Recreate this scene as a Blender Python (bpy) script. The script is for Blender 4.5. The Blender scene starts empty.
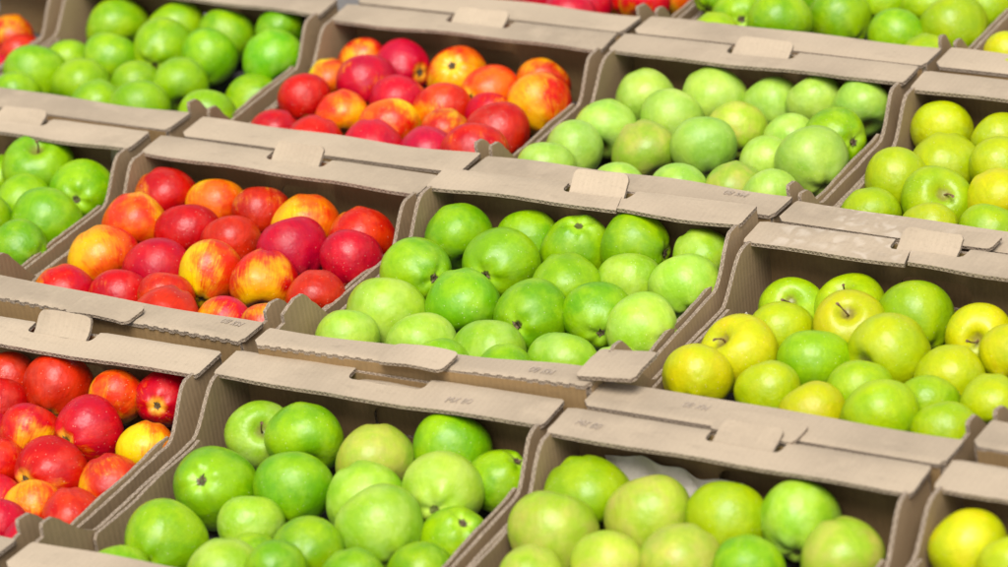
import bpy, bmesh, math, random
from mathutils import Vector, Matrix
from mathutils.geometry import delaunay_2d_cdt
sc = bpy.context.scene
col = sc.collection
PI = math.pi

# ---------------------------------------------------------------- camera
R_=[[0.854812, 0.500758, -0.13615], [-0.132984, 0.464985, 0.875274], [-0.501608, 0.730089, -0.464068]]
CAM=[2.30685, -2.79218, 1.75941]
FPX=3611.26
BW,BD,BL,BF=(0.3876, 0.3823, 0.0484, 0.0474)
ROWL=[0.0038, -0.0, 0.0]
CR={
'A0':(-0.0070,-0.4226,-0.0048,0.0235,[
(-0.0696, 0.1503, -0.0595, 0.03, 'D', None),
(0.0003, 0.144, -0.0516, 0.0352, 'D', None),
(0.0788, 0.1424, -0.049, 0.029, 'O', None),
(0.1328, 0.1532, -0.0481, 0.029, 'R', ('c', 0.33, -0.91, 0.27)),
(0.1574, 0.0808, -0.0616, 0.0313, 'Y', None),
(0.0851, 0.0785, -0.0531, 0.0351, 'R', ('c', -0.19, -0.96, 0.19)),
(0.0263, 0.0553, -0.0513, 0.0292, 'F', None),
(0.0823, 0.0113, -0.0648, 0.0368, 'R', ('c', -0.24, -0.93, 0.27)),
(0.0208, 0.0018, -0.0616, 0.029, 'F', None),
(0.1542, 0.0179, -0.0698, 0.0349, 'F', None),
(0.102, -0.0475, -0.0698, 0.029, 'O', None),
(0.1591, -0.0533, -0.0647, 0.0329, 'F', None),
(0.048, -0.0437, -0.0754, 0.029, 'F', None),
(0.1079, -0.109, -0.0535, 0.029, 'D', None),
(0.1595, -0.1281, -0.0511, 0.029, 'R', None),
(-0.0454, 0.0999, -0.0564, 0.029, 'R', None),
(-0.0268, 0.0487, -0.0634, 0.029, 'D', None),
]),
'A1':(0.3977,-0.4060,-0.0035,0.0319,[
(-0.1375, 0.1248, -0.0597, 0.0337, 'L', ('s', 0.56, -0.53, 0.64)),
(-0.0737, 0.1137, -0.0436, 0.0366, 'G', None),
(-0.1243, 0.0165, -0.0538, 0.0396, 'G', ('c', 0.18, -0.71, 0.68)),
(-0.0414, 0.0323, -0.0535, 0.0368, 'G', None),
(0.0113, 0.1091, -0.0538, 0.0376, 'B', None),
(0.0369, 0.0426, -0.0549, 0.0374, 'L', None),
(0.0807, 0.1411, -0.0525, 0.037, 'G', None),
(0.1117, 0.0677, -0.0501, 0.0369, 'W', ('c', 0.3, -0.95, 0.06)),
(0.1498, 0.1197, -0.0621, 0.0324, 'G', ('c', 0.58, 0.25, 0.78)),
(0.0873, -0.0099, -0.0504, 0.0393, 'L', None),
(0.1544, 0.0168, -0.0658, 0.035, 'G', ('c', 0.5, -0.17, 0.85)),
(-0.0527, -0.03, -0.0609, 0.0303, 'L', None),
(0.0374, -0.0697, -0.0509, 0.0337, 'G', ('c', 0.03, -0.98, 0.19)),
(0.1538, -0.0517, -0.0685, 0.0354, 'G', None),
(0.1063, -0.0969, -0.0494, 0.0309, 'G', None),
(-0.1149, -0.0898, -0.0531, 0.0382, 'G', ('c', 0.06, -1.0, -0.04)),
(-0.0148, -0.1323, -0.0418, 0.0355, 'L', None),
(-0.1231, -0.1566, -0.0508, 0.029, 'G', None),
(-0.0217, -0.0766, -0.0658, 0.029, 'G', None),
(0.0455, -0.131, -0.0328, 0.029, 'G', None),
]),
'A2':(0.7945,-0.4102,-0.0019,0.0174,[
(-0.1437, 0.1195, -0.0552, 0.04, 'V', None),
(-0.1397, 0.044, -0.0527, 0.0396, 'M', None),
(-0.0648, 0.0977, -0.0531, 0.0382, 'M', None),
(-0.062, 0.0056, -0.0504, 0.0328, 'M', None),
(0.0004, 0.038, -0.053, 0.0378, 'B', None),
(0.0113, 0.1139, -0.052, 0.036, 'V', None),
(-0.1215, -0.0303, -0.0492, 0.0305, 'M', None),
(0.0657, 0.0461, -0.0497, 0.0315, 'G', None),
(0.0766, 0.1354, -0.0519, 0.0358, 'L', None),
(0.1386, 0.0931, -0.0523, 0.0366, 'M', None),
]),
'A3':(1.1975,-0.3990,0.0043,-0.0014,[
(-0.1523, 0.1193, -0.0504, 0.0367, 'Z', None),
(-0.0961, 0.0933, -0.0431, 0.029, 'K', None),
]),
'B-1':(-0.3997,-0.0008,-0.0014,0.0108,[
(0.0558, 0.1378, -0.0437, 0.0396, 'G', ('s', 0.25, -0.17, 0.95)),
(0.1363, 0.1129, -0.0523, 0.0366, 'G', ('c', 0.42, -0.87, 0.25)),
(0.0769, 0.0709, -0.0585, 0.0359, 'G', ('c', -0.08, -0.98, 0.18)),
(0.1384, 0.0336, -0.0546, 0.04, 'G', None),
(0.1541, -0.0352, -0.0496, 0.0345, 'G', ('c', 0.95, -0.31, -0.03)),
(-0.0064, 0.1329, -0.0623, 0.029, 'G', None),
(0.0645, 0.0039, -0.0446, 0.0374, 'G', None),
]),
'B0':(-0.0025,0.0033,-0.0060,-0.0102,[
(-0.1517, 0.1219, -0.0428, 0.0375, 'R', None),
(-0.0815, 0.1256, -0.0507, 0.0333, 'O', None),
(-0.0193, 0.1283, -0.0516, 0.0321, 'R', None),
(0.0467, 0.1233, -0.0536, 0.0376, 'O', None),
(0.1254, 0.1157, -0.054, 0.036, 'F', None),
(0.1536, 0.0557, -0.049, 0.0339, 'D', None),
(0.072, 0.0583, -0.0501, 0.036, 'R', None),
(-0.1438, 0.0516, -0.0438, 0.037, 'O', None),
(-0.0764, 0.0604, -0.0509, 0.0349, 'D', None),
(-0.0075, 0.0503, -0.0499, 0.0318, 'D', None),
(-0.1394, -0.0196, -0.0498, 0.0384, 'O', None),
(-0.0594, -0.0232, -0.0531, 0.036, 'R', None),
(0.0083, -0.0158, -0.0513, 0.0346, 'Y', ('c', 0.2, -0.89, -0.42)),
(0.0789, -0.0092, -0.0514, 0.0354, 'F', None),
(0.1551, -0.0212, -0.0521, 0.0334, 'D', None),
(-0.1322, -0.1032, -0.0511, 0.0342, 'F', None),
(-0.0657, -0.0886, -0.0576, 0.0333, 'R', None),
(0.0298, -0.1269, -0.0433, 0.0362, 'D', None),
(0.095, -0.1115, -0.0498, 0.031, 'F', None),
(-0.008, -0.0784, -0.0497, 0.029, 'F', None),
(0.1519, -0.1087, -0.0482, 0.029, 'F', None),
]),
'B1':(0.4063,0.0018,0.0079,0.0290,[
(-0.149, 0.125, -0.0484, 0.04, 'G', None),
(-0.073, 0.1438, -0.0564, 0.0326, 'G', None),
(-0.0074, 0.1398, -0.0544, 0.0367, 'G', ('c', 0.25, -0.18, 0.95)),
(0.0621, 0.1486, -0.0481, 0.0373, 'G', ('c', 0.99, 0.08, -0.1)),
(-0.0687, 0.0752, -0.0508, 0.04, 'V', ('c', 0.04, -0.98, 0.21)),
(-0.149, 0.0341, -0.0489, 0.04, 'G', ('c', 0.89, -0.41, 0.19)),
(0.0235, 0.0542, -0.0526, 0.0368, 'V', None),
(0.0837, 0.086, -0.0578, 0.033, 'L', None),
(0.151, 0.0864, -0.0538, 0.0381, 'W', None),
(-0.142, -0.0499, -0.0556, 0.04, 'L', None),
(-0.0686, -0.009, -0.054, 0.04, 'G', None),
(0.0188, -0.0177, -0.0533, 0.0391, 'G', ('c', 0.08, -0.94, 0.33)),
(0.0873, 0.0057, -0.0534, 0.034, 'G', ('c', 0.54, -0.84, -0.06)),
(0.1509, -0.0123, -0.0496, 0.0357, 'W', ('c', 0.95, -0.3, -0.01)),
(-0.0648, -0.1025, -0.0513, 0.0347, 'W', None),
(-0.1486, -0.1184, -0.0488, 0.0328, 'W', None),
(0.0066, -0.0938, -0.0595, 0.0367, 'L', None),
(0.0934, -0.0878, -0.0579, 0.034, 'L', None),
(0.1564, -0.0848, -0.06, 0.0326, 'L', None),
(0.0527, -0.1338, -0.0466, 0.029, 'V', None),
(-0.0137, -0.1505, -0.0434, 0.029, 'V', None),
(0.139, 0.151, -0.0508, 0.0311, 'L', None),
]),
'B2':(0.7980,-0.0042,-0.0028,0.0049,[
(-0.1294, 0.1184, -0.0653, 0.033, 'V', ('s', 0.25, -0.53, 0.81)),
(-0.0664, 0.1319, -0.0611, 0.035, 'V', ('s', -0.07, -0.38, 0.92)),
(-0.112, 0.0576, -0.058, 0.0341, 'K', None),
(-0.0396, 0.0739, -0.0441, 0.0348, 'Z', ('s', 0.22, -0.44, 0.87)),
(0.0139, 0.1172, -0.0531, 0.0381, 'V', None),
(0.0911, 0.1036, -0.0532, 0.0328, 'Z', ('s', 0.31, -0.83, 0.45)),
(0.0213, 0.0384, -0.0485, 0.0396, 'K', ('s', -0.32, -0.93, 0.2)),
(-0.1247, -0.0085, -0.0462, 0.038, 'Z', ('s', -0.32, -0.51, 0.8)),
(-0.0477, 0.0053, -0.0521, 0.0362, 'U', None),
(-0.1406, -0.0742, -0.0401, 0.0336, 'Z', None),
(0.0935, 0.0261, -0.0576, 0.0344, 'K', None),
(0.1429, 0.0706, -0.0473, 0.0321, 'Z', None),
(-0.0642, -0.0664, -0.0491, 0.0302, 'K', None),
(-0.0015, -0.0926, -0.0494, 0.031, 'Z', None),
(0.0236, -0.0384, -0.0501, 0.0319, 'V', None),
(0.0714, -0.0898, -0.0402, 0.0365, 'V', None),
(0.0949, -0.0341, -0.0545, 0.0291, 'V', None),
(0.1369, -0.0856, -0.0492, 0.0304, 'V', None),
(0.1564, -0.0183, -0.0503, 0.032, 'K', None),
]),
'B3':(1.2035,0.0087,0.0036,-0.0072,[
]),
'C-2':(-0.8000,0.4052,-0.0144,0.0000,[
(0.1163, 0.1084, -0.0646, 0.029, 'F', None),
(0.1581, 0.0738, -0.0742, 0.0291, 'D', None),
(0.1607, 0.019, -0.0727, 0.029, 'F', None),
]),
'C-1':(-0.3994,0.4093,-0.0122,0.0039,[
(-0.13, 0.1397, -0.0529, 0.0392, 'G', None),
(-0.0397, 0.148, -0.0542, 0.0382, 'G', None),
(0.0396, 0.1459, -0.0518, 0.0347, 'G', None),
(0.1183, 0.159, -0.0355, 0.029, 'G', None),
(-0.0134, 0.0812, -0.0476, 0.0378, 'G', ('c', 0.25, -0.96, -0.08)),
(0.055, 0.0808, -0.0502, 0.0343, 'G', None),
(0.1392, 0.1029, -0.0512, 0.0372, 'H', None),
(-0.0746, 0.0465, -0.0503, 0.0336, 'G', None),
(-0.1367, 0.038, -0.0596, 0.029, 'V', None),
(-0.1424, -0.0248, -0.0496, 0.0383, 'G', None),
(-0.1257, -0.0882, -0.0458, 0.0309, 'G', None),
(-0.0645, -0.0285, -0.0527, 0.0379, 'V', None),
(0.0054, -0.0085, -0.0522, 0.029, 'V', None),
(-0.0101, -0.0703, -0.0509, 0.0328, 'V', None),
(0.0566, -0.0722, -0.0525, 0.0377, 'V', None),
(0.064, 0.0058, -0.0507, 0.0345, 'V', None),
(0.1524, 0.0405, -0.0847, 0.04, 'G', ('c', 0.85, -0.31, 0.42)),
(0.152, -0.0631, -0.0555, 0.0367, 'V', None),
]),
'C0':(0.0048,0.4108,-0.0169,0.0103,[
(-0.146, 0.132, -0.0514, 0.029, 'F', None),
(-0.1575, 0.071, -0.0501, 0.031, 'Y', None),
(-0.0856, 0.1272, -0.0529, 0.0348, 'R', ('c', 0.97, -0.22, 0.1)),
(-0.0961, 0.0627, -0.0447, 0.0346, 'R', None),
(-0.005, 0.126, -0.0522, 0.0363, 'O', ('c', 0.22, -0.6, 0.77)),
(-0.0368, 0.0358, -0.0488, 0.0341, 'R', None),
(0.0599, 0.09, -0.0565, 0.037, 'O', ('c', -0.21, -0.91, 0.36)),
(-0.1542, 0.0084, -0.0476, 0.0344, 'R', None),
(0.0324, 0.0289, -0.0524, 0.0338, 'F', None),
(-0.0877, -0.0107, -0.0492, 0.0304, 'O', None),
(-0.0119, -0.0235, -0.0509, 0.0337, 'Y', None),
(-0.1432, -0.0746, -0.0485, 0.029, 'R', None),
(-0.0806, -0.0858, -0.0523, 0.0365, 'D', None),
(0.0029, -0.0869, -0.0468, 0.0351, 'R', None),
(0.0745, -0.0794, -0.0497, 0.0339, 'D', None),
(0.0658, -0.0204, -0.0497, 0.029, 'F', None),
(0.0934, 0.0354, -0.0548, 0.029, 'F', None),
(0.1322, -0.0125, -0.0506, 0.0361, 'R', None),
(0.1407, -0.0803, -0.0424, 0.0363, 'F', None),
(0.1136, 0.1272, -0.0545, 0.0319, 'F', None),
(0.1446, 0.0704, -0.0479, 0.0366, 'O', None),
]),
'C1':(0.4059,0.4069,-0.0131,0.0021,[
(-0.1387, 0.1235, -0.0516, 0.0352, 'L', None),
(-0.1469, 0.042, -0.0514, 0.0347, 'L', None),
(-0.1539, -0.0264, -0.0506, 0.0349, 'L', None),
(-0.0586, 0.1441, -0.0535, 0.0391, 'L', None),
(-0.0795, 0.076, -0.0513, 0.0346, 'L', None),
(0.0064, 0.0786, -0.0548, 0.0319, 'M', None),
(-0.0742, -0.0003, -0.0519, 0.0358, 'B', None),
(-0.0028, 0.0143, -0.0477, 0.0368, 'L', None),
(0.0152, 0.1541, -0.0584, 0.0317, 'L', None),
(0.0732, 0.1538, -0.0452, 0.0311, 'L', None),
(0.1334, 0.1503, -0.0422, 0.0326, 'L', None),
(0.1373, 0.071, -0.0474, 0.0354, 'G', ('c', 0.91, -0.33, 0.24)),
(0.0767, 0.0762, -0.0592, 0.0299, 'L', None),
(0.1436, 0.0015, -0.0407, 0.0385, 'P', None),
(0.0797, 0.0114, -0.0568, 0.0318, 'L', None),
(0.1307, -0.0823, -0.0454, 0.0312, 'L', None),
(-0.1542, -0.0887, -0.0447, 0.0311, 'L', None),
(-0.0537, -0.1, -0.0485, 0.029, 'L', None),
(0.0185, -0.0909, -0.0498, 0.0315, 'L', None),
(0.0742, -0.06, -0.0551, 0.0336, 'B', None),
]),
'C2':(0.8003,0.4033,-0.0164,-0.0047,[
(-0.1522, 0.1365, -0.0496, 0.0365, 'K', None),
(-0.0777, 0.1296, -0.0492, 0.0305, 'K', None),
(-0.1511, 0.0074, -0.0514, 0.0356, 'K', None),
(-0.1201, 0.0698, -0.0567, 0.038, 'K', None),
(-0.0499, 0.066, -0.0507, 0.0333, 'K', None),
(-0.0882, -0.0215, -0.0532, 0.0373, 'V', ('s', 0.54, -0.49, 0.68)),
(-0.0229, -0.0049, -0.0475, 0.0339, 'Z', None),
(-0.1461, -0.0694, -0.0494, 0.0307, 'V', None),
(-0.0649, -0.0916, -0.0485, 0.029, 'K', None),
(-0.0013, -0.0763, -0.0496, 0.0312, 'V', None),
]),
'D0':(-0.0006,0.8090,-0.0231,0.0020,[
(-0.1574, -0.0826, -0.0203, 0.0327, 'F', None),
(-0.0981, -0.0981, -0.0134, 0.0325, 'R', None),
(-0.1126, 0.0114, -0.0579, 0.0325, 'D', None),
(-0.0658, -0.0225, -0.0499, 0.029, 'Y', None),
(-0.0113, -0.0473, -0.0424, 0.0346, 'D', None),
(0.0543, -0.0436, -0.0506, 0.029, 'R', None),
(0.0586, 0.016, -0.0584, 0.0344, 'F', None),
(0.0602, -0.1012, -0.0413, 0.0328, 'D', None),
(0.1308, -0.027, -0.0398, 0.0304, 'F', None),
(0.1428, 0.025, -0.058, 0.029, 'O', None),
]),
'D1':(0.4005,0.8105,-0.0231,-0.0008,[
(-0.0504, -0.0854, -0.0171, 0.0359, 'G', None),
(-0.0113, -0.0029, -0.0524, 0.0369, 'G', None),
(0.0798, -0.0355, -0.0506, 0.0327, 'G', None),
(0.0174, 0.0576, -0.0509, 0.0334, 'V', None),
(0.0826, 0.0604, -0.0508, 0.0332, 'V', None),
(0.1409, 0.0017, -0.0517, 0.0399, 'V', None),
(0.1496, 0.0716, -0.0527, 0.0342, 'V', None),
(0.1397, -0.0793, -0.0489, 0.029, 'V', None),
(-0.0727, 0.0478, -0.0489, 0.029, 'G', None),
(-0.1124, -0.0703, -0.0263, 0.0324, 'G', ('c', 0.52, -0.81, 0.29)),
(-0.1174, -0.128, -0.0259, 0.029, 'V', None),
(-0.1629, -0.0428, -0.0113, 0.0317, 'G', None),
]),
'D2':(0.8000,0.8103,-0.0224,0.0000,[
(-0.1613, -0.0711, -0.0412, 0.029, 'Z', None),
(-0.1612, -0.1258, -0.0398, 0.029, 'Z', None),
(-0.1177, -0.1566, -0.0289, 0.029, 'K', None),
]),
}

cd = bpy.data.cameras.new("camera")
cam = bpy.data.objects.new("camera", cd)
col.objects.link(cam)
M3 = Matrix((R_[0], R_[1], [-v for v in R_[2]])).transposed()
cam.matrix_world = Matrix.Translation(CAM) @ M3.to_4x4()
cd.sensor_width = 36.0
cd.lens = FPX / 1008 * 36.0
cd.clip_start = 0.1
cd.clip_end = 500
cd.dof.use_dof = True
cd.dof.focus_distance = 3.84
cd.dof.aperture_fstop = 4.6
sc.camera = cam

# ---------------------------------------------------------------- sky, sun, exposure
SUN_EL, SUN_AZ = math.radians(61), math.radians(150)       # azimuth clockwise from +Y
w = bpy.data.worlds.new("World")
sc.world = w
w.use_nodes = True
wn, wl = w.node_tree.nodes, w.node_tree.links
wn.clear()
sky = wn.new("ShaderNodeTexSky")
sky.sky_type = 'NISHITA'
sky.sun_disc = False
sky.sun_elevation = SUN_EL
sky.sun_rotation = SUN_AZ
sky.dust_density = 2.0
hs = wn.new("ShaderNodeHueSaturation")
hs.inputs['Saturation'].default_value = 0.35
bg = wn.new("ShaderNodeBackground")
bg.inputs['Strength'].default_value = 0.05
wo = wn.new("ShaderNodeOutputWorld")
wl.new(sky.outputs[0], hs.inputs['Color'])
wl.new(hs.outputs[0], bg.inputs['Color'])
wl.new(bg.outputs[0], wo.inputs['Surface'])
sd = bpy.data.lights.new("sun", 'SUN')
sd.energy = 1.5
sd.angle = math.radians(36)
sd.color = (1.0, 0.965, 0.92)
sun = bpy.data.objects.new("sun", sd)
col.objects.link(sun)
sdir = Vector((math.sin(SUN_AZ) * math.cos(SUN_EL), math.cos(SUN_AZ) * math.cos(SUN_EL), math.sin(SUN_EL)))
sun.rotation_euler = sdir.to_track_quat('Z', 'Y').to_euler()
sun.location = (0.5, -1, 5)
sc.view_settings.view_transform = 'Standard'
sc.view_settings.look = 'None'
sc.view_settings.exposure = 1.60
sc.view_settings.gamma = 1.0

# ---------------------------------------------------------------- node helpers
def newmat(name):
    m = bpy.data.materials.new(name)
    m.use_nodes = True
    nt = m.node_tree
    nt.nodes.clear()
    o = nt.nodes.new("ShaderNodeOutputMaterial")
    b = nt.nodes.new("ShaderNodeBsdfPrincipled")
    nt.links.new(b.outputs[0], o.inputs[0])
    return m, nt, b

class N:
    """small wrapper to write node graphs briefly"""
    def __init__(s, nt): s.nt = nt
    def put(s, sock, v):
        if isinstance(v, bpy.types.NodeSocket): s.nt.links.new(v, sock)
        elif v is not None:
            if isinstance(v, tuple) and len(v) == 3 and sock.type == 'RGBA': v = v + (1,)
            sock.default_value = v
    def math(s, op, a, b=None, c=None, clamp=False):
        n = s.nt.nodes.new("ShaderNodeMath"); n.operation = op; n.use_clamp = clamp
        for i, v in enumerate((a, b, c)):
            if v is not None: s.put(n.inputs[i], v)
        return n.outputs[0]
    def vmath(s, op, a, b=None):
        n = s.nt.nodes.new("ShaderNodeVectorMath"); n.operation = op
        s.put(n.inputs[0], a)
        if b is not None: s.put(n.inputs[3 if op == 'SCALE' else 1], b)
        return n.outputs[0]
    def noise(s, vec, scale, detail=3, rough=.5, w=None, dist=0):
        n = s.nt.nodes.new("ShaderNodeTexNoise")
        if w is not None: n.noise_dimensions = '4D'; s.put(n.inputs['W'], w)
        s.put(n.inputs['Vector'], vec)
        n.inputs['Scale'].default_value = scale; n.inputs['Detail'].default_value = detail
        n.inputs['Roughness'].default_value = rough; n.inputs['Distortion'].default_value = dist
        return n.outputs[0]
    def voro(s, vec, scale, feat='F1', w=None):
        n = s.nt.nodes.new("ShaderNodeTexVoronoi"); n.feature = feat
        if w is not None: n.voronoi_dimensions = '4D'; s.put(n.inputs['W'], w)
        s.put(n.inputs['Vector'], vec); n.inputs['Scale'].default_value = scale
        return n.outputs[0]
    def ramp(s, f, lo, hi, a=0.0, b=1.0, smooth=True):
        n = s.nt.nodes.new("ShaderNodeMapRange")
        n.interpolation_type = 'SMOOTHSTEP' if smooth else 'LINEAR'
        s.put(n.inputs[0], f)
        for i, v in enumerate((lo, hi, a, b)): s.put(n.inputs[i + 1], v)
        return n.outputs[0]
    def mix(s, f, a, b, mode='MIX'):
        n = s.nt.nodes.new("ShaderNodeMix"); n.data_type = 'RGBA'; n.blend_type = mode
        s.put(n.inputs[0], f); s.put(n.inputs[6], a); s.put(n.inputs[7], b)
        return n.outputs[2]
    def sep(s, v):
        n = s.nt.nodes.new("ShaderNodeSeparateXYZ"); s.put(n.inputs[0], v); return n.outputs
    def comb(s, x, y, z):
        n = s.nt.nodes.new("ShaderNodeCombineXYZ")
        for i, v in enumerate((x, y, z)): s.put(n.inputs[i], v)
        return n.outputs[0]
    def coord(s, which):
        n = s.nt.nodes.new("ShaderNodeTexCoord"); return n.outputs[which]
    def rnd(s):
        n = s.nt.nodes.new("ShaderNodeObjectInfo"); return n.outputs['Random']
    def bump(s, h, strength, dist, normal=None):
        n = s.nt.nodes.new("ShaderNodeBump"); s.put(n.inputs['Height'], h)
        n.inputs['Strength'].default_value = strength; n.inputs['Distance'].default_value = dist
        if normal is not None: s.put(n.inputs['Normal'], normal)
        return n.outputs[0]

# ---------------------------------------------------------------- apple skins
def apple_mat(name, ground, ground2, blush=None, blush2=None, cover=0.0, frost=0.15, side=0.6, streak=.5, russet=.3):
    """ground/ground2: skin colours in broad patches; blush: red cover with streaks along the meridians"""
    m, nt, b = newmat(name)
    n = N(nt)
    P = n.coord('Object')
    r = n.rnd()
    W = n.math('MULTIPLY', r, 37.0)
    x, y, z = n.sep(P)
    rho = n.math('SQRT', n.math('ADD', n.math('MULTIPLY', x, x), n.math('MULTIPLY', y, y)))
    ring = n.vmath('NORMALIZE', n.comb(x, y, 0.0))
    mer = n.vmath('ADD', n.vmath('SCALE', ring, 1.0), n.comb(0.0, 0.0, n.math('MULTIPLY', z, .12)))
    big = n.noise(P, 1.1, 3, .55, W)
    c = n.mix(n.ramp(big, .36, .64), ground, ground2)
    fine = n.noise(P, 7.0, 5, .65, W)
    c = n.mix(n.ramp(fine, .3, .75, 0, .20), c, tuple(v * .62 for v in ground))
    mott = n.noise(P, 15.0, 3, .6, W)
    c = n.mix(n.ramp(mott, .52, .72, 0, .12), c, tuple(min(1, v * 1.35 + .03) for v in ground2))
    c = n.mix(n.ramp(n.noise(mer, 9.0, 3, .6, W), .5, .75, 0, .14), c, tuple(min(1, v * 1.5 + .02) for v in ground2))
    if blush:
        st = n.noise(mer, 11.0, 6, .75, W, .3)
        st2 = n.noise(mer, 34.0, 3, .7, W)
        ax = n.vmath('NORMALIZE', n.comb(n.math('SINE', W), n.math('COSINE', W), n.math('SINE', n.math('MULTIPLY', W, 2.7))))
        dt = nt.nodes.new("ShaderNodeVectorMath"); dt.operation = 'DOT_PRODUCT'
        n.put(dt.inputs[0], P); n.put(dt.inputs[1], ax)
        f = n.math('MULTIPLY', dt.outputs['Value'], side * .45)
        f = n.math('ADD', f, n.math('MULTIPLY', n.math('SUBTRACT', n.noise(P, 1.3, 3, .5, W), .5), 1.7))
        f = n.math('ADD', f, n.math('MULTIPLY', n.math('SUBTRACT', st, .5), streak * 2.6))
        f = n.math('ADD', f, n.math('MULTIPLY', n.math('SUBTRACT', st2, .5), streak * 1.6))
        f = n.math('ADD', f, cover)
        red = n.mix(n.ramp(n.noise(P, 1.6, 3, .5, n.math('ADD', W, 9.0)), .38, .62), blush, blush2)
        red = n.mix(n.ramp(st, .45, .7, 0, .4), red, tuple(v * .55 for v in blush))
        c = n.mix(n.ramp(f, -.28, .30), c, red)
    # lenticels: small pale dots
    d = n.voro(P, 12.0, 'F1', W)
    c = n.mix(n.ramp(d, .11, .20, .60, 0), c, (.72, .70, .42) if not blush else (.85, .55, .38))
    # a few dark specks and scars
    d2 = n.voro(P, 2.1, 'F1', n.math('ADD', W, 3.0))
    c = n.mix(n.ramp(d2, .02, .045, .8, 0), c, (.07, .04, .015))
    # russet in the two cavities
    cav = n.math('ADD', rho, n.math('MULTIPLY', n.math('SUBTRACT', n.noise(P, 9, 3, .6, W), .5), .18))
    top = n.ramp(z, -.1, .1)
    c = n.mix(n.math('MULTIPLY', n.ramp(cav, .10, .30, .75, 0), top), c, (.20, .15, .04))
    pale = tuple(min(1, v * 1.25 + .04) for v in ground2)
    c = n.mix(n.math('MULTIPLY', n.ramp(cav, .14, .42, .75, 0), n.math('SUBTRACT', 1.0, top)), c, pale)
    c = n.mix(n.math('MULTIPLY', n.ramp(cav, .09, .15, .9, 0), n.math('SUBTRACT', 1.0, top)), c, (.05, .035, .012))
    # waxy bloom, in uneven wiped patches
    fr = n.ramp(n.noise(P, 1.9, 4, .6, n.math('ADD', W, 5.0)), .40, .68, 0, frost)
    c = n.mix(fr, c, (.50, .66, .20) if not blush else (.75, .35, .22))
    hsv = nt.nodes.new("ShaderNodeHueSaturation")
    n.put(hsv.inputs['Hue'], n.ramp(r, 0, 1, .492, .508, False))
    n.put(hsv.inputs['Value'], n.ramp(n.math('FRACT', n.math('MULTIPLY', r, 7.3)), 0, 1, .78, .92, False))
    n.put(hsv.inputs['Saturation'], 1.04)
    n.put(hsv.inputs['Color'], c)
    nt.links.new(hsv.outputs[0], b.inputs['Base Color'])
    n.put(b.inputs['Roughness'], n.math('ADD', n.ramp(fr, 0, max(frost, .01), .34, .46), n.math('MULTIPLY', fine, .08)))
    b.inputs['Specular IOR Level'].default_value = .36
    b.inputs['Coat Weight'].default_value = .06
    b.inputs['Coat Roughness'].default_value = .22
    b.inputs['Subsurface Weight'].default_value = .12
    b.inputs['Subsurface Radius'].default_value = (.9, .7, .15)
    b.inputs['Subsurface Scale'].default_value = .01
    n.put(b.inputs['Normal'], n.bump(n.math('ADD', n.math('MULTIPLY', n.noise(P, 3.2, 2, .5, W), 1.0), n.math('MULTIPLY', fine, .05)), .3, .005))
    return m

SK = {
 'G': apple_mat('skin_green', (.150, .365, .003), (.30, .50, .008), frost=.12),
 'H': apple_mat('skin_bright_green', (.13, .40, .006), (.25, .51, .015), frost=.20),
 'V': apple_mat('skin_yellow_green', (.27, .44, .005), (.39, .52, .009), frost=.10),
 'L': apple_mat('skin_pale_green', (.25, .47, .025), (.38, .57, .045), frost=.28),
 'U': apple_mat('skin_fresh_green', (.19, .39, .003), (.30, .50, .006), frost=.12),
 'P': apple_mat('skin_mint_green', (.30, .51, .06), (.43, .61, .085), frost=.34),
 'W': apple_mat('skin_whitish_green', (.31, .53, .035), (.45, .62, .07), frost=.25),
 'M': apple_mat('skin_pale_yellow_green', (.34, .50, .03), (.48, .58, .06), (.50, .46, .06), (.42, .40, .07), -.42, .20, .5, .2),
 'B': apple_mat('skin_green_with_tan_cheek', (.30, .46, .04), (.48, .54, .07), (.55, .36, .05), (.48, .40, .06), -.52, .18, .6, .12),
 'K': apple_mat('skin_yellow_olive', (.38, .49, .006), (.49, .54, .010), frost=.14),
 'Z': apple_mat('skin_yellow', (.48, .53, .004), (.60, .56, .007), (.70, .42, .02), (.58, .52, .02), -.40, .08, .5, .3),
 'R': apple_mat('skin_crimson', (.80, .26, .02), (.85, .42, .02), (.47, .005, .020), (.58, .014, .022), .55, .06, .6, .34),
 'D': apple_mat('skin_dark_crimson', (.75, .16, .02), (.8, .30, .02), (.47, .004, .012), (.60, .014, .018), .85, .06, .5, .25),
 'F': apple_mat('skin_red_orange', (.84, .30, .02), (.86, .46, .02), (.54, .008, .020), (.68, .035, .020), .30, .07, .9, .30),
 'O': apple_mat('skin_orange', (.86, .34, .025), (.86, .50, .03), (.78, .13, .015), (.68, .03, .018), .12, .07, 1.0, .30),
 'Y': apple_mat('skin_yellow_red', (.82, .60, .01), (.80, .54, .01), (.76, .14, .015), (.66, .03, .015), .10, .06, 1.2, .34),
}

def simple(name, c1, c2, scale=60, rough=.7, bump=0.0, bd=.001):
    m, nt, b = newmat(name); n = N(nt)
    P = n.coord('Object')
    v = n.noise(P, scale, 5, .6)
    nt.links.new(n.mix(n.ramp(v, .35, .65), c1, c2), b.inputs['Base Color'])
    b.inputs['Roughness'].default_value = rough
    if bump: n.put(b.inputs['Normal'], n.bump(v, bump, bd))
    return m
STEM = simple('stem_bark', (.10, .045, .015), (.22, .13, .05), 8, .7, .4, .01)
CALYX = simple('dry_sepals', (.035, .022, .012), (.20, .14, .07), 9, .85, .4, .01)
PAPER = simple('packing_paper', (.58, .50, .42), (.74, .67, .58), 30, .75, .3, .001)
PULP = simple('moulded_pulp_shaded', (.05, .045, .047), (.11, .10, .10), 300, .95, .5, .0006)  # pulp colour darkened to paint the shade in gaps between apples
INK = simple('pencil_grey', (.35, .28, .22), (.43, .345, .26), 400, .9)
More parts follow.
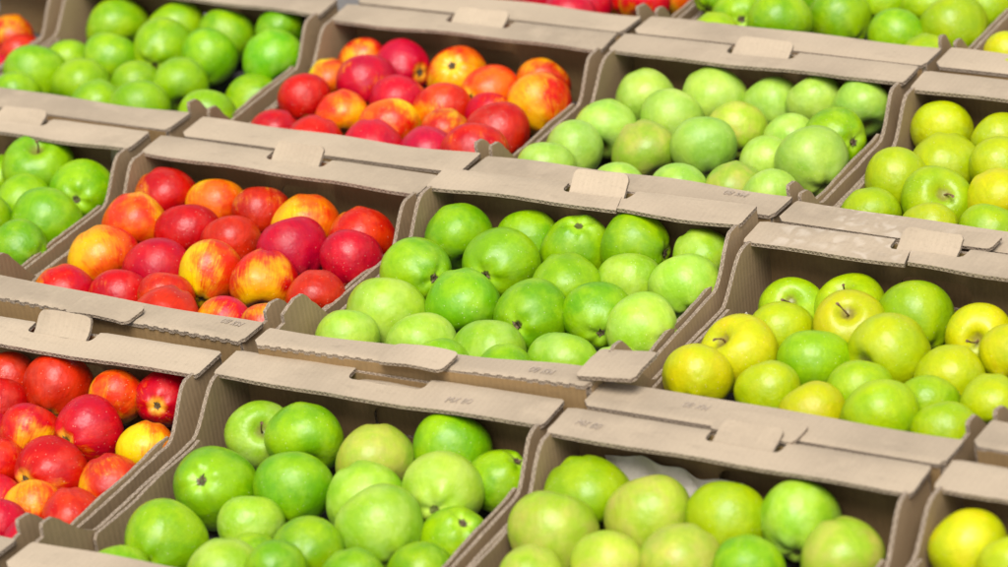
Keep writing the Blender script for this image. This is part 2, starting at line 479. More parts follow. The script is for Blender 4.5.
LEAF = simple('dry_leaf', (.16, .07, .02), (.30, .15, .05), 100, .7)

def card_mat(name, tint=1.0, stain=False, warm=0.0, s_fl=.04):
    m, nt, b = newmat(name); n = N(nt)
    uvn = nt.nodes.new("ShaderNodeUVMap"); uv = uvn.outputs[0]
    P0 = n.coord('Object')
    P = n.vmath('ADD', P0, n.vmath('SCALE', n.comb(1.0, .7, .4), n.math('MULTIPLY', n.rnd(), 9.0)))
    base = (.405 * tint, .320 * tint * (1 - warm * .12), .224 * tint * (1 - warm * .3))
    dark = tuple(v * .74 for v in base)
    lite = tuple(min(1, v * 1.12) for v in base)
    c = n.mix(n.ramp(n.noise(P, 6, 4, .6), .35, .65), base, dark)
    c = n.mix(n.ramp(n.noise(P, 24, 4, .6), .4, .7, 0, .55), c, lite)
    c = n.mix(n.ramp(n.noise(P, 420, 3, .7), .50, .75, 0, .30), c, tuple(v * .55 for v in base))     # fibres
    c = n.mix(n.ramp(n.voro(P, 160), .02, .07, .5, 0), c, (.13, .08, .05))                          # specks
    u, v, _ = n.sep(uv)
    fl = n.math('SINE', n.math('MULTIPLY', u, 2 * PI / .0068))                                       # flutes telegraphing
    c = n.mix(n.ramp(fl, -.2, 1, 0, s_fl), c, tuple(k * .6 for k in base))
    sm = n.noise(n.comb(n.math('MULTIPLY', u, .3), v, 0), 60, 4, .7)
    c = n.mix(n.ramp(sm, .54, .74, 0, .45), c, tuple(k * .62 for k in base))                         # scuffs
    n_v = n.ramp(n.rnd(), 0, 1, .93, 1.05, False)
    c = n.vmath('MULTIPLY', c, n.comb(n_v, n_v, n_v))
    if stain:                                                                                         # pebble-shaped pale wear
        pv = n.voro(n.vmath('ADD', P, n.vmath('SCALE', n.comb(n.noise(P, 40), n.noise(P, 47), 0.0), .03)), 48, 'DISTANCE_TO_EDGE')
        reg = n.ramp(n.noise(P, 13, 2, .5), .42, .55)
        px, py, pz = n.sep(P0)
        reg = n.math('MULTIPLY', reg, n.math('MULTIPLY', n.ramp(px, -.19, -.15), n.ramp(px, -.03, .02, 1, 0)))
        c = n.mix(n.math('MULTIPLY', n.ramp(pv, .06, .3), n.math('MULTIPLY', reg, .30)), c, (.62, .54, .44))
    nt.links.new(c, b.inputs['Base Color'])
    b.inputs['Roughness'].default_value = .82
    b.inputs['Specular IOR Level'].default_value = .25
    h = n.math('ADD', n.math('MULTIPLY', fl, .25), n.math('MULTIPLY', n.noise(P, 55, 4, .6), 1.5))
    n.put(b.inputs['Normal'], n.bump(h, .5, .0006))
    return m
CARD = card_mat('cardboard_face')
CARD_LIT = card_mat('cardboard_lit', 1.03)  # same board, slightly paler: tab faces coloured as if lit more frontally
CARD_SHADED = card_mat('cardboard_shaded', .76, warm=1.7, s_fl=.13)  # same board, darker and browner: crate interior shade put into the colour
CARD_HALF_SHADED = card_mat('cardboard_half_shaded', .86, warm=1.1, s_fl=.12)  # side walls: part of the interior shade in the colour, lighter than end walls
CARD_STAIN = card_mat('cardboard_worn', stain=True)

def edge_mat(name, lo, hi):
    """cut edge of double corrugated board: three liners with wavy flutes between"""
    m, nt, b = newmat(name); n = N(nt)
    uvn = nt.nodes.new("ShaderNodeUVMap")
    u, v, _ = n.sep(uvn.outputs[0])
    u = n.math('ADD', u, n.math('MULTIPLY', n.noise(n.coord('Object'), 40, 2), .006))
    wv = n.math('MULTIPLY', n.math('SINE', n.math('MULTIPLY', u, 2 * PI / .0062)), .40)
    d = n.math('ABSOLUTE', n.math('SUBTRACT', n.math('SUBTRACT', v, .5), wv))
    line = n.ramp(d, .10, .26, 1, 0)
    lin = n.ramp(n.math('ABSOLUTE', n.math('SUBTRACT', v, .5)), .36, .44)
    f = n.math('MAXIMUM', line, lin)
    rag = n.ramp(n.noise(n.coord('Object'), 130, 3, .7), .46, .62, 0, .6)
    f = n.math('MAXIMUM', f, rag)
    c = n.mix(f, lo, hi)
    nt.links.new(c, b.inputs['Base Color'])
    b.inputs['Roughness'].default_value = .9
    n.put(b.inputs['Normal'], n.bump(f, .8, .0015))
    return m
EDGE = edge_mat('cardboard_cut_edge', (.13, .09, .058), (.40, .31, .22))
RIM = edge_mat('cardboard_worn_rim', (.21, .155, .105), (.36, .28, .20))

def ground_mat():
    m, nt, b = newmat('pavement'); n = N(nt)
    P = n.coord('Object')
    c = n.mix(n.ramp(n.noise(P, 2, 5, .6), .35, .65), (.13, .12, .11), (.20, .19, .175))
    c = n.mix(n.ramp(n.voro(P, 220), .1, .5, .5, 0), c, (.30, .28, .26))
    nt.links.new(c, b.inputs['Base Color']); b.inputs['Roughness'].default_value = .9
    n.put(b.inputs['Normal'], n.bump(n.noise(P, 250, 4, .6), .5, .003))
    return m
GROUND = ground_mat()

# ---------------------------------------------------------------- object helpers
def link(name, me, mats, parent=None):
    for mt in mats: me.materials.append(mt)
    o = bpy.data.objects.new(name, me)
    col.objects.link(o)
    if parent: o.parent = parent
    return o
def empty(name, loc, rz=0.0):
    o = bpy.data.objects.new(name, None)
    o.empty_display_size = .05
    col.objects.link(o); o.location = loc; o.rotation_euler = (0, 0, rz)
    return o
def tag(o, label, cat, group=None):
    o['label'] = label; o['category'] = cat
    if group: o['group'] = group

def densify(poly, step):
    out = []
    for i, a in enumerate(poly):
        b = poly[(i + 1) % len(poly)]
        k = max(1, int(math.dist(a, b) / step + .5))
        for j in range(k): out.append((a[0] + (b[0] - a[0]) * j / k, a[1] + (b[1] - a[1]) * j / k))
    return out
def inside(p, poly):
    r = False; x, y = p
    for i in range(len(poly)):
        x1, y1 = poly[i - 1]; x2, y2 = poly[i]
        if (y1 > y) != (y2 > y) and x < (x2 - x1) * (y - y1) / (y2 - y1) + x1: r = not r
    return r
def board(name, outline, holes, mapf, thick, parent, mats, step=.012, rough=0.0, rng=random):
    """sheet of corrugated board: a 2D outline with holes, bent through mapf(u, v) -> (point, normal)"""
    loops = [densify(outline, step)] + [densify(h, step) for h in holes]
    if rough:
        loops = [[(x + rng.uniform(-rough, rough), y + rng.uniform(-rough, rough)) for x, y in lp] for lp in loops]
    pts, edges = [], []
    for lp in loops:
        s = len(pts); pts += lp
        edges += [(s + i, s + (i + 1) % len(lp)) for i in range(len(lp))]
    x0 = min(p[0] for p in loops[0]); x1 = max(p[0] for p in loops[0]); y0 = min(p[1] for p in loops[0]); y1 = max(p[1] for p in loops[0])
    nb = len(pts)
    gx = x0 + step
    while gx < x1 - step * .5:
        gy = y0 + step
        while gy < y1 - step * .5:
            q = (gx + .0003, gy + .0002)
            if inside(q, loops[0]) and not any(inside(q, h) for h in loops[1:]) and min(math.dist(q, b_) for b_ in pts[:nb]) > step * .4:
                pts.append(q)
            gy += step
        gx += step
    V, E, F, ov, oe, of = delaunay_2d_cdt([Vector(p) for p in pts], edges, [], 0, 1e-7)
    bm = bmesh.new(); uvl = bm.loops.layers.uv.new("UVMap")
    P3 = [mapf(v.x, v.y) for v in V]
    T = [bm.verts.new(p) for p, nn in P3]; B = [bm.verts.new(p - nn * thick) for p, nn in P3]
    cnt = {}
    for f in F:
        cx = sum(V[i].x for i in f) / len(f); cy = sum(V[i].y for i in f) / len(f)
        if not inside((cx, cy), loops[0]) or any(inside((cx, cy), h) for h in loops[1:]): continue
        try:
            ft = bm.faces.new([T[i] for i in f]); fb = bm.faces.new([B[i] for i in reversed(f)])
        except ValueError: continue
        for fc in (ft, fb):
            fc.smooth = True
        for fc, idx in ((ft, list(f)), (fb, list(reversed(f)))):
            for l, i in zip(fc.loops, idx): l[uvl].uv = (V[i].x, V[i].y)
        for a, b_ in zip(f, list(f[1:]) + [f[0]]): cnt[(a, b_)] = 1
    arc = 0
    for (a, b_) in list(cnt):
        if (b_, a) in cnt: continue
        fe = bm.faces.new([T[b_], T[a], B[a], B[b_]])
        fe.material_index = 1
        d = V[b_] - V[a]; ua = V[a].x if abs(d.x) > abs(d.y) else V[a].y; ub = V[b_].x if abs(d.x) > abs(d.y) else V[b_].y
        for l, q in zip(fe.loops, ((ub, 0), (ua, 0), (ua, 1), (ub, 1))): l[uvl].uv = q
    bm.edges.ensure_lookup_table()
    for e in bm.edges:
        if len(e.link_faces) == 2 and e.link_faces[0].material_index != e.link_faces[1].material_index: e.smooth = False
    bmesh.ops.delete(bm, geom=[v for v in bm.verts if not v.link_faces], context='VERTS')
    bmesh.ops.recalc_face_normals(bm, faces=bm.faces)
    me = bpy.data.meshes.new(name); bm.to_mesh(me); bm.free()
    return link(name, me, mats, parent)
def rrect(x0, y0, x1, y1, r, k=4):
    out = []
    for cx, cy, a0 in ((x1 - r, y0 + r, -90), (x1 - r, y1 - r, 0), (x0 + r, y1 - r, 90), (x0 + r, y0 + r, 180)):
        for j in range(k + 1):
            a = math.radians(a0 + 90 * j / k); out.append((cx + r * math.cos(a), cy + r * math.sin(a)))
    return out

# ---------------------------------------------------------------- the ground under the crates
GZ = -0.128
me = bpy.data.meshes.new('ground')
me.from_pydata([(-60, -60, GZ), (60, -60, GZ), (60, 60, GZ), (-60, 60, GZ)], [], [(0, 1, 2, 3)])
g_ = link('ground', me, [GROUND]); g_['kind'] = 'structure'

# ---------------------------------------------------------------- cardboard crates
TH = .0042
HW, HD = BW / 2, BD / 2
def strokes(name, lines, parent, z, wd=.0008):
    """thin pencil strokes lying on a ledge"""
    bm = bmesh.new()
    for ln in lines:
        for a, b in zip(ln, ln[1:]):
            d = Vector((b[0] - a[0], b[1] - a[1])); 
            if d.length < 1e-6: continue
            q = Vector((-d.y, d.x)).normalized() * wd / 2
            vs = [bm.verts.new((p[0] + s * q.x, p[1] + s * q.y, z + h)) for h in (0, -.0004) for p, s in ((a, 1), (a, -1), (b, -1), (b, 1))]
            bm.faces.new(vs[:4]); bm.faces.new(vs[:3:-1])
            for i in range(4): bm.faces.new((vs[i], vs[4 + i], vs[4 + (i + 1) % 4], vs[(i + 1) % 4]))
    bmesh.ops.recalc_face_normals(bm, faces=bm.faces)
    me = bpy.data.meshes.new(name); bm.to_mesh(me); bm.free()
    return link(name, me, [INK], parent)
def circ(cx, cy, rx, ry, k=10): return [(cx + rx * math.cos(2 * PI * i / k), cy + ry * math.sin(2 * PI * i / k)) for i in range(k + 1)]
GLYPH = [[(0, 0), (.1, 1), (.45, .35), (.8, 1), (.9, 0)], [(1.15, 0), (1.8, 1)], [(1.2, 1), (1.75, 0)], circ(2.75, .74, .24, .25), circ(2.75, .25, .30, .26), circ(3.55, .5, .3, .5)]
def mark(parent, x, y, z, h=.012, rot=0.0):
    c, s = math.cos(rot), math.sin(rot)
    L = [[(x + h * (.75 * c * (px + .2 * py) - s * py), y + h * (.75 * s * (px + .2 * py) + c * py)) for px, py in ln] for ln in GLYPH]
    strokes('pencil_mark', L, parent, z)

def sprof(y, yo, zlow, a, b):
    """height of the rim of a side wall at y: full at the ends, low in the middle"""
    t = min(1, max(0, (abs(y) - a) / (b - a)))
    return zlow * (1 - t * t * (3 - 2 * t))

def crate(cid, label, **o):
    bx, by, bz, yaw, _ = CR[cid]
    rng = random.Random(cid)
    H = bz - GZ - .002
    root = empty('fruit_crate', (bx, by, GZ + .002), yaw)
    tag(root, label, 'crate', 'open cardboard apple crates packed side by side')
    U = lambda s=1.0: rng.uniform(-s, s)
    top = CARD_STAIN if o.get('stain') else CARD
    BFc = o.get('bf', BF)
    BLc = BL + (ROWL[0] if cid[0] == 'A' else 0)
    s0, s1 = o.get('slot', (-.045, .036))
    fx = o.get('fx', 0)
    def Y(y): return y * (1 + fx / HD) if y < 0 else y
    # floor and pulp tray
    board('floor', [(-HW + .006, -HD + .006), (HW - .006, -HD + .006), (HW - .006, HD - .006), (-HW + .006, HD - .006)], [], lambda u, v: (Vector((u, Y(v), .006)), Vector((0, 0, 1))), .004, root, [CARD_SHADED, EDGE], .05)
    tz = max(H - .104, .0145)
    board('tray_liner', [(-HW + .012, -HD + .012), (HW - .012, -HD + .012), (HW - .012, HD - .012), (-HW + .012, HD - .012)], [],
          lambda u, v: (Vector((u, v, tz + .006 * math.sin(u * 84) * math.sin(v * 84))), Vector((0, 0, 1))), .002, root, [PULP, PULP], .011)
    e0, e1 = o.get('ext', (0, 0))
    def ext(u): return e0 + (e1 - e0) * (u + HW) / BW
    h0, h1 = o.get('hole', (s0 - .002, s1 + .002))
    # end walls with a hand hole each
    ph, amp = rng.uniform(0, 6), rng.uniform(.001, .0025)
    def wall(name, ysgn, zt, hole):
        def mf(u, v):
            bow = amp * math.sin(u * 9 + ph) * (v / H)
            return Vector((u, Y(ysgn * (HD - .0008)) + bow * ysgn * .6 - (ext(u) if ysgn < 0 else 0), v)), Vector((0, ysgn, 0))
        board(name, [(-HW + .005, .001), (HW - .005, .001), (HW - .005, zt), (-HW + .005, zt)], [rrect(h0, H - .074, h1, H - .042, .012)] if hole else [], mf, TH, root, [CARD_SHADED, EDGE], .016)
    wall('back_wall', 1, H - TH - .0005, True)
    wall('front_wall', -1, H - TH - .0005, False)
    # side walls: outer sheet, folded inner sheet
    for sx in (-1, 1):
        zl = -.046 + U(.002); a = .078 + U(.004); bb = .129 + U(.003); pk = .0085 + U(.003)
        pr = [(HD - .005, H - TH - .001), (HD - BLc + .003, H - TH - .001), (HD - BLc + .002, H - .0012)]
        for i in range(41):
            y = .133 - i * .266 / 40
            z = sprof(y, 0, zl, a if y > 0 else a - .004, bb)
            if y < -.112: z += pk * min(1, (-.112 - y) / .016)
            pr.append((y, H - .001 + z))
        pr += [(-.140, H + pk), (-HD + BFc + .0015, H + pk * .5), (-HD + BFc + .0015, H - TH - .001), (-HD + .005, H - TH - .001), (-HD + .005, .001), (HD - .005, .001)]
        bw_, ph2, ph3 = rng.uniform(.001, .003), rng.uniform(0, 6), rng.uniform(0, 6)
        def mf(u, v, off=0.0):
            t = (v / H) ** 2
            x = HW - .0012 - off + (bw_ * math.sin(u * 17 + ph2) + .0006 * math.sin(u * 70 + ph3)) * t - .0015 * t
            uu = u - ext(sx * HW) * min(1, max(0, (-u - .138) / (HD - .143)))
            return Vector((sx * x, Y(uu), v)), Vector((sx, 0, 0))
        board('side_wall', pr, [], mf, TH, root, [CARD_HALF_SHADED, RIM], .009, .0004, rng)
        za = zl + rng.uniform(-.003, .004); a2 = a + rng.uniform(-.008, .004)
        yb, yf = .128 + U(.006), -.124 + U(.008)
        yb, yf = .088 + U(.005), -.092 + U(.006)
        pr = [(yb, .008), (yb, H + za - .004), (yb - .004, H + za)]
        k1, k2 = rng.uniform(.0004, .0012), rng.uniform(0, 6)
        pr += [(yb - .004 + (yf - yb + .008) * i / 20, H + za + k1 * math.sin(i * .5 + k2)) for i in range(1, 21)]
        pr += [(yf, H + za - .004), (yf, .008)]
        off = TH + .0016 + rng.uniform(0, .001)
        board('side_lining', pr, [], lambda u, v: mf(u, v, off), TH * .9, root, [CARD_HALF_SHADED, RIM], .009, .0005, rng)
        # low folded strip outside
        off2 = -.0
    # ledges
    tilt_b, tilt_f = o.get('tb', .0015) + U(.001), o.get('tf', .002) + U(.001)
    a1, a2_, p1 = rng.uniform(.0004, .0014), rng.uniform(.0004, .001), rng.uniform(0, 6)
    ib = HD - BLc
    ch = .006
    outl = [(-HW + .002, ib), (HW - .002, ib), (HW, ib + .006), (HW, HD - ch), (HW - ch, HD)]
    nz = .023
    outl += [(s1 + .010, HD), (s1 + .005, HD - .005)] + [(s1 - .003 + .007 * math.cos(t), HD - nz + .007 - .007 * math.sin(t)) for t in (0, .5, 1.05, 1.57)] + \
            [(s0 + .003 - .007 * math.sin(t), HD - nz + .007 - .007 * math.cos(t)) for t in (0, .5, 1.05, 1.57)] + [(s0 - .004, HD - .004), (s0 - .009, HD)]
    outl += [(-HW + ch, HD), (-HW, HD - ch), (-HW, ib + .006)]
    if o.get('crack'):
        cx, cw, cl = o['crack']
        outl = outl[:1] + [(cx - cw, ib), (cx - cl * .25, ib + cl * .9), (cx + cw * .7, ib)] + outl[1:]
    def mb(u, v):
        k = (HD - v) / BLc
        ub = u + o.get('skew', 0) * k
        z = H + a1 * math.sin(u * 16 + p1) * k + a2_ * math.sin(u * 41 + p1 * 2) * k - tilt_b * k - .0025 * max(0, 1 - (HD - v) / .004) ** 2 + o.get('sag', 0) * k * math.cos(u * 8)
        if o.get('crack'): z += (.002 if u > o['crack'][0] else -.001) * k * max(0, 1 - abs(u - o['crack'][0]) / .08)
        return Vector((ub, v, z)), Vector((0, 0, 1))
    bl = board('back_ledge', outl, [], mb, TH, root, [top, EDGE], .009, .0003, rng)
    # front ledge: perforated outer fold
    fi = -HD + BFc
    outl = [(HW - .001, fi), (-HW + .001, fi), (-HW, fi - .005), (-HW, -HD + ch), (-HW + ch, -HD)]
    x = -HW + .014
    while x < HW - .02:
        if cid in ('B0', 'B1') and not (s0 - .012 < x < s1 + .012):
            outl += [(x, -HD), (x + .0005, -HD + .0009), (x + .0065, -HD + .0009), (x + .007, -HD)]
        x += .0135
    outl += [(HW - ch, -HD), (HW, -HD + ch), (HW, fi - .005)]
    def mf_(u, v):
        k = (v + HD) / BFc
        z = H + a2_ * math.sin(u * 15 + p1 + 2) * (.6 + k) + a1 * math.sin(u * 33 + p1) * k - tilt_f * k - .002 * max(0, 1 - (v + HD) / .004) ** 2
        return Vector((u, v - fx - ext(u), z)), Vector((0, 0, 1))
    fl = board('front_ledge', outl[::-1], [], mf_, TH, root, [CARD_STAIN if o.get('fstain') else CARD, RIM], .0045 if cid[0] == 'B' else .012, .0, rng)
    # handle tab pushed up through the back ledge, leaning backwards
    if o.get('tab') is not None:
        ang, ln, curl, dx = o['tab']
        w_ = s1 - s0 - .008
        def mt(u, v):
            q = ang + curl * v / ln
            d = v
            y = HD - nz + .0015 + d * math.cos(ang + curl * .5 * v / ln); z = H - .003 + d * math.sin(ang + curl * .5 * v / ln)
            return Vector((u + s0 + .004 + dx * v / ln, y, z + .0007 * math.sin(u * 90 + p1))), Vector((0, -math.sin(q), math.cos(q)))
        board('handle_tab', [(0, 0), (w_, 0)] + rrect(0, -.02, w_, ln, .008)[5:15], [], mt, .0036, root, [CARD_LIT, RIM], .008, .0004, rng)
    if o.get('ftab') is not None:
        f0, f1, fz, fy = o['ftab']
        w_ = f1 - f0
        board('handle_tab', rrect(0, 0, w_, fy, .007), [], lambda u, v: (Vector((f0 + u + .1 * v, -HD - .012 - ext(f0) + v, H + fz + .003 * math.sin(u * 38) + v * .05)), Vector((0, 0, 1))), .0034, root, [CARD, EDGE], .008, .0004, rng)
    if o.get('loose'):
        l0, l1, lz = o['loose']
        board('loose_flap', rrect(l0, 0, l1, BF + .008, .006), [], lambda u, v: (Vector((u, -HD - .009 + v, H + TH + .0015 + lz * ((u - l0) / (l1 - l0)) + .001 * math.sin(v * 60))), Vector((-lz / (l1 - l0), 0, 1)).normalized()), TH, root, [CARD, EDGE], .006, .0005, rng)
    if o.get('gusset'):
        gx, gy, ga = o['gusset']
        board('corner_gusset', [(0, H - .10), (.052, H - .10), (.048, H - .035), (.026, H - .008), (.020, H - .008), (.004, H - .03)], [], lambda u, v: (Vector((gx + u * math.cos(ga), gy + u * math.sin(ga), v)), Vector((math.sin(ga), -math.cos(ga), 0))), .003, root, [CARD, EDGE], .01)
    for (led, mx, my, rt) in o.get('marks', []):
        k = mb(mx, my)[0].z if led == 'b' else mf_(mx, my)[0].z
        mark(bl if led == 'b' else fl, mx, my - (0 if led == 'b' else fx + ext(mx)), max(k, H - .001) + .0012, .0092, rt)
    return root

CRATES = {
 'A0': ('cardboard crate of crimson apples, lower left of the photo', dict(fx=.038, tab=(.55, .028, .5, 0), tb=.001, slot=(-.043, .034))),
 'A1': ('cardboard crate of green apples at the bottom with a dark hand hole behind the fruit', dict(fx=.044, hole=(-.036, .046), tab=(.10, .019, -1.6, .006), marks=[('b', .076, .152, .10)])),
 'A2': ('cardboard crate of pale yellow-green apples with crumpled paper inside, bottom centre right', dict(fx=.036, tab=(.55, .028, -.1, .004), slot=(-.032, .041), marks=[('b', -.172, .160, -.1)])),
 'A3': ('cardboard crate with one big yellow apple at the bottom right corner', dict(tab=None)),
 'B-1': ('cardboard crate of green apples cut off by the left edge, with a pale corner gusset', dict(tab=(.4, .024, .1, 0), slot=(-.03, .047), gusset=(.137, .174, -.55))),
 'B0': ('cardboard crate of red and orange apples left of the central green one', dict(bf=.041, ext=(.012, .014), tab=(.62, .026, .2, 0), slot=(-.029, .045), ftab=(-.034, .050, .004, .034), marks=[('f', .175, -.158, PI - .1)])),
 'B1': ('central cardboard crate of green apples with open calyxes and a cracked back ledge', dict(hole=(-.012, .066), bf=.034, ext=(.030, .014), tab=(.72, .029, .1, 0), slot=(-.031, .045), ftab=(-.040, .036, .004, .036), crack=(.046, .0008, .042), loose=(.176, .242, .006), marks=[('f', .148, -.172, PI)])),
 'B2': ('cardboard crate of yellow-green apples with stems, back ledge worn and split', dict(ext=(.018, .016), tab=(.60, .027, .15, .002), slot=(-.032, .044), stain=True, crack=(-.004, .0022, .036), ftab=(-.047, .043, .003, .034), marks=[('f', -.066, -.160, PI)])),
 'B3': ('cardboard crate showing only its front corner at the right edge of the photo', dict(tab=None)),
 'C-2': ('cardboard crate with a few blurred red apples in the top left corner', dict(tab=None)),
 'C-1': ('cardboard crate of glossy green apples, upper left of the photo', dict(tab=(.3, .025, 0, 0))),
 'C0': ('cardboard crate of red and orange apples, upper middle of the photo', dict(tab=(.5, .026, 0, 0), slot=(-.036, .046))),
 'C1': ('cardboard crate of frosted pale green apples, upper centre right', dict(tab=(.5, .027, 0, 0), slot=(-.045, .036), marks=[('f', .145, -.152, PI)])),
 'C2': ('cardboard crate of yellow-green apples with a water-stained front ledge, upper right', dict(tab=(.4, .026, 0, 0), fstain=True, ftab=(.006, .060, .004, .030))),
 'D0': ('cardboard crate of red apples cut off by the top edge', dict(tab=None)),
 'D1': ('cardboard crate of green apples cut off by the top edge, right of the red one', dict(tab=None)),
 'D2': ('cardboard crate of yellow apples in the top right corner', dict(tab=None)),
}
for cid, (lab, o) in CRATES.items(): crate(cid, lab, **o)

# ---------------------------------------------------------------- crumpled packing paper and a dry leaf
def crumple(name, w_, h_, frame, amp, seed, label):
    rng = random.Random(seed)
    cells = [(rng.uniform(0, w_), rng.uniform(0, h_), rng.uniform(-1, 1), rng.uniform(-1, 1), rng.uniform(-.3, .3)) for _ in range(16)]
    nx, ny = 36, 18
    vs, fs = [], []
    for j in range(ny + 1):
        for i in range(nx + 1):
            u, v = w_ * i / nx, h_ * j / ny
            z = amp * (1.2 * abs(math.sin(u * 60 + v * 35 + seed)) + .9 * abs(math.sin(u * 31 - v * 66 + seed * 2)) + .4 * math.sin(u * 140 + v * 90))
            edge = .004 * math.sin(u * 55 + seed) + .0015 * math.sin(u * 170)
            vs.append(frame(u, v + edge * j / ny, z))
    for j in range(ny):
        for i in range(nx):
            a = j * (nx + 1) + i; fs.append((a, a + 1, a + nx + 2, a + nx + 1))
    me = bpy.data.meshes.new(name); me.from_pydata(vs, [], fs)
    o = link(name, me, [PAPER])
    md = o.modifiers.new('thickness', 'SOLIDIFY'); md.thickness = .0006
    tag(o, label, 'paper')
    return o
def local(cid, x, y, z):
    bx, by, bz, yaw, _ = CR[cid]
    c, s = math.cos(yaw), math.sin(yaw)
    return Vector((bx + c * x - s * y, by + s * x + c * y, bz + z))
crumple('packing_paper', .150, .070, lambda u, v, z: local('A2', -.150 + u, .1765 - abs(z) * .8 - .012 * max(0, 1 - v / .06), -.098 + v * .90 - .012 * (u / .15)), .004, 5, 'crumpled brown packing paper against the back wall of the crate with pale yellow-green apples')
crumple('packing_paper', .050, .04, lambda u, v, z: local('B2', -.172 + abs(z) + v * .10, .085 - u, -.085 + v * .75), .004, 8, 'small torn scrap of packing paper at left inside the crate with stemmed yellow-green apples')

# ---------------------------------------------------------------- apples
def apple_mesh(seed, h=.88, crown=.10, lobes=.03, dt=.30, db=.16):
    rng = random.Random(seed)
    nu, nv = 44, 30
    ph = [rng.uniform(0, 6.28) for _ in range(6)]
    lean = rng.uniform(-.06, .06); el = rng.uniform(-.035, .035)
    vs, fs = [], []
    def pt(th, a):
        s, c = math.sin(th), math.cos(th)
        rho = s ** .93 * (1 + crown * c * (1 if c > 0 else 1.15))
        z = h * c
        wl = max(0, -c)
        rho *= 1 + lobes * math.cos(5 * a + ph[0]) * (.25 + .9 * wl) + .022 * math.sin(2 * a + ph[1]) + .018 * math.sin(3 * a + ph[2]) * s
        z -= dt * math.exp(-(rho / .30) ** 2) if c > 0 else 0
        z += db * math.exp(-(rho / .27) ** 2) if c <= 0 else 0
        if c < 0: z += lobes * 1.6 * math.cos(5 * a + ph[0]) * -1 * math.exp(-((rho - .42) / .22) ** 2)
        else: z += .035 * math.sin(2 * a + ph[3]) * math.exp(-((rho - .5) / .3) ** 2)
        x, y = rho * math.cos(a) * (1 + el), rho * math.sin(a) * (1 - el)
        x += lean * z
        return (x, y, z)
    vs.append(pt(1e-3, 0))
    for j in range(1, nv):
        th = PI * j / nv
        for i in range(nu): vs.append(pt(th, 2 * PI * i / nu))
    vs.append(pt(PI - 1e-3, 0))
    for i in range(nu): fs.append((0, 1 + i, 1 + (i + 1) % nu))
    for j in range(nv - 2):
        for i in range(nu):
            a = 1 + j * nu + i; b = 1 + j * nu + (i + 1) % nu
            fs.append((a, a + nu, b + nu, b))
    l = len(vs) - 1; s = 1 + (nv - 2) * nu
    for i in range(nu): fs.append((l, s + (i + 1) % nu, s + i))
    me = bpy.data.meshes.new('apple_skin'); me.from_pydata(vs, [], fs)
    me.shade_smooth()
    return me
BASE = [apple_mesh(i, *p) for i, p in enumerate([(.94, .10, .014), (.91, .12, .020), (.97, .14, .018), (.89, .09, .014), (.99, .13, .022), (.93, .11, .018), (.95, .16, .020)])]
SKIN = {}
def skin_mesh(k, st):
    if (k, st) not in SKIN:
        me = BASE[k].copy(); me.materials.append(SK[st]); SKIN[(k, st)] = me
    return SKIN[(k, st)]

def stem_mesh(bend, ln):
    bm = bmesh.new(); rings = []
    K = 9
    for i in range(K + 1):
        t = i / K
        c = Vector((bend * t * t, bend * .3 * math.sin(t * 3), .56 + ln * t)); r = .034 * (1 - .45 * t) + (.03 * max(0, (t - .85) / .15)) + .02 * max(0, 1 - t * 6)
        rings.append([bm.verts.new(c + Vector((r * math.cos(2 * PI * k / 8), r * math.sin(2 * PI * k / 8), 0))) for k in range(8)])
    for a, b in zip(rings, rings[1:]):
        for k in range(8): bm.faces.new((a[k], a[(k + 1) % 8], b[(k + 1) % 8], b[k])).smooth = True
    bm.faces.new(rings[-1])
    me = bpy.data.meshes.new('stem'); bm.to_mesh(me); bm.free(); me.materials.append(STEM)
    return me
def calyx_mesh(seed):
    rng = random.Random(seed); bm = bmesh.new()
    zc = -.79
    for k in range(5):
        a = 2 * PI * k / 5 + rng.uniform(-.15, .15); L = rng.uniform(.10, .17)
        d = Vector((math.cos(a), math.sin(a), 0)); q = Vector((-d.y, d.x, 0))
        q2 = q * rng.uniform(.3, .55) * L
        pts = [d * .02 + q * .035, d * .06 + q * .04, d * L + q2, d * .06 - q * .04, d * .02 - q * .035]
        zz = [0, -.045, -.03 - rng.uniform(0, .07), -.045, 0]
        vt = [bm.verts.new(p + Vector((0, 0, zc + z))) for p, z in zip(pts, zz)]
        vb = [bm.verts.new(p + Vector((0, 0, zc + z + .018))) for p, z in zip(pts, zz)]
        bm.faces.new(vt); bm.faces.new(vb[::-1])
        for i in range(5): bm.faces.new((vt[i], vb[i], vb[(i + 1) % 5], vt[(i + 1) % 5]))
    # small tuft in the middle
    for k in range(6):
        a = k * 1.05; b0 = Vector((.03 * math.cos(a), .03 * math.sin(a), zc + .02)); tp = b0 * 1.0 + Vector((.01 * math.cos(a), .01 * math.sin(a), -.10))
        v = [bm.verts.new(b0 + Vector((.012 * math.cos(t), .012 * math.sin(t), 0))) for t in (0, 2.1, 4.2)]; w4 = bm.verts.new(tp)
        for i in range(3): bm.faces.new((v[i], v[(i + 1) % 3], w4))
    bmesh.ops.recalc_face_normals(bm, faces=bm.faces)
    me = bpy.data.meshes.new('calyx'); bm.to_mesh(me); bm.free(); me.materials.append(CALYX)
    return me
STEMS = [stem_mesh(b, l) for b, l in ((.16, .62), (-.22, .56), (.26, .70))]
CALS = [calyx_mesh(i) for i in range(3)]

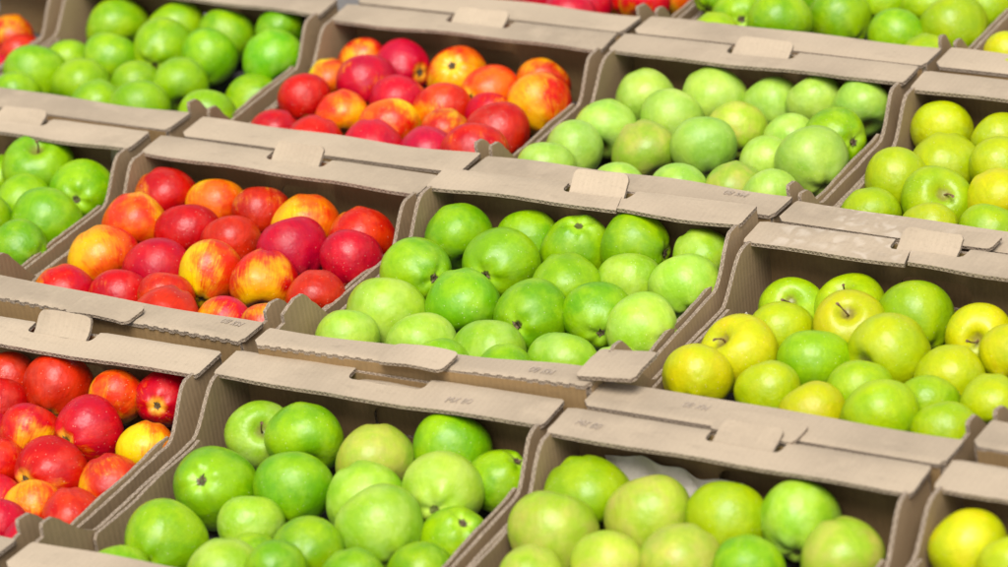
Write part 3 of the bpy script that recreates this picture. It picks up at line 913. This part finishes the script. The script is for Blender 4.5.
LOOK = {'G': 'bright green', 'P': 'pale mint green', 'U': 'fresh green', 'H': 'glossy green', 'V': 'yellowish green', 'L': 'pale frosted green', 'W': 'whitish green', 'M': 'light yellow-green',
        'B': 'tan-cheeked green', 'K': 'olive yellow', 'Z': 'yellow', 'R': 'crimson', 'D': 'deep red', 'F': 'orange-red', 'O': 'orange', 'Y': 'yellow and red'}
CNAME = {'A0': 'lower left crate', 'A1': 'bottom green crate', 'A2': 'bottom centre-right crate', 'A3': 'bottom right crate', 'B-1': 'left edge crate', 'B0': 'left red crate',
         'B1': 'central green crate', 'B2': 'right-hand crate', 'C-2': 'top left crate', 'C-1': 'upper left crate', 'C0': 'upper red crate', 'C1': 'upper pale-green crate',
         'C2': 'upper right crate', 'D0': 'top edge red crate', 'D1': 'top edge green crate', 'D2': 'top right crate'}
ORD = ['leftmost', 'second', 'third', 'fourth', 'fifth', 'sixth', 'seventh', 'eighth', 'ninth', 'tenth']
def place_apple(cid, a, label, seed):
    x, y, z, r, st, ax = a
    if st == 'V' and cid in ('C-1', 'B1', 'B-1'): st = 'U'
    if st == 'L' and cid == 'C1': st = 'P'
    rng = random.Random(seed)
    k = rng.randrange(len(BASE))
    rs = r * 1.085
    lim = HW - .0060
    if abs(x) + rs * .97 > lim:
        rs = max(r, (lim - abs(x)) / .97)
        x = math.copysign(min(abs(x), lim - rs * .97), x)
    if y < 0 and not CRATES[cid][1].get('fx'): y = max(y, -HD + .0055 + rs * .96)
    y = min(y, HD - .0055 - rs * .96)
    P = local(cid, x, y, z)
    Rr, Ru, Rf = Vector(R_[0]), Vector(R_[1]), Vector(R_[2])
    yaw = CR[cid][3]
    if ax:
        d = Vector(ax[1:]); d.rotate(Matrix.Rotation(yaw, 3, 'Z'))
        if ax[0] == 'c': d = -d
    else:
        d = Ru * 1.0 + Rr * rng.uniform(-.6, .6) + Rf * rng.uniform(.42, .75)
        if rng.random() < .5: d = -d + Rf * .0
    rot = d.normalized().to_track_quat('Z', 'Y').to_matrix().to_4x4() @ Matrix.Rotation(rng.uniform(0, 6.28), 4, 'Z')
    mw = Matrix.Translation(P) @ rot @ Matrix.Scale(rs, 4)
    me = skin_mesh(k, st)
    if not ax:
        o = bpy.data.objects.new('apple', me); col.objects.link(o); o.matrix_world = mw
    else:
        o = empty('apple', (0, 0, 0)); o.matrix_world = mw
        b = bpy.data.objects.new('apple_body', me); col.objects.link(b); b.parent = o
        c = bpy.data.objects.new('stem' if ax[0] == 's' else 'calyx', (STEMS if ax[0] == 's' else CALS)[rng.randrange(3)]); col.objects.link(c); c.parent = o
    tag(o, label, 'apple', 'apples in the ' + CNAME[cid])
    return o
for cid in CR:
    al = CR[cid][4]
    rows = {}
    for i, a in enumerate(al):
        k = 0 if a[1] > .098 else 1 if a[1] > .028 else 2 if a[1] > -.048 else 3
        rows.setdefault(k, []).append(i)
    used = sorted(rows)
    for k in used:
        idx = sorted(rows[k], key=lambda i: al[i][0])
        for j, i in enumerate(idx):
            a = al[i]
            if len(idx) == 1: pos = 'only one'
            elif j == len(idx) - 1: pos = 'rightmost'
            elif j == 0: pos = 'leftmost'
            else: pos = ORD[j] + ' from left'
            row = ('back row', 'second row', 'third row', 'front row')[k]
            feat = {'s': ' with stem', 'c': ' with calyx'}[a[5][0]] if a[5] else ''
            place_apple(cid, a, '%s apple%s, %s in %s, %s' % (LOOK[a[4]], feat, pos, row, CNAME[cid]), cid + str(i))
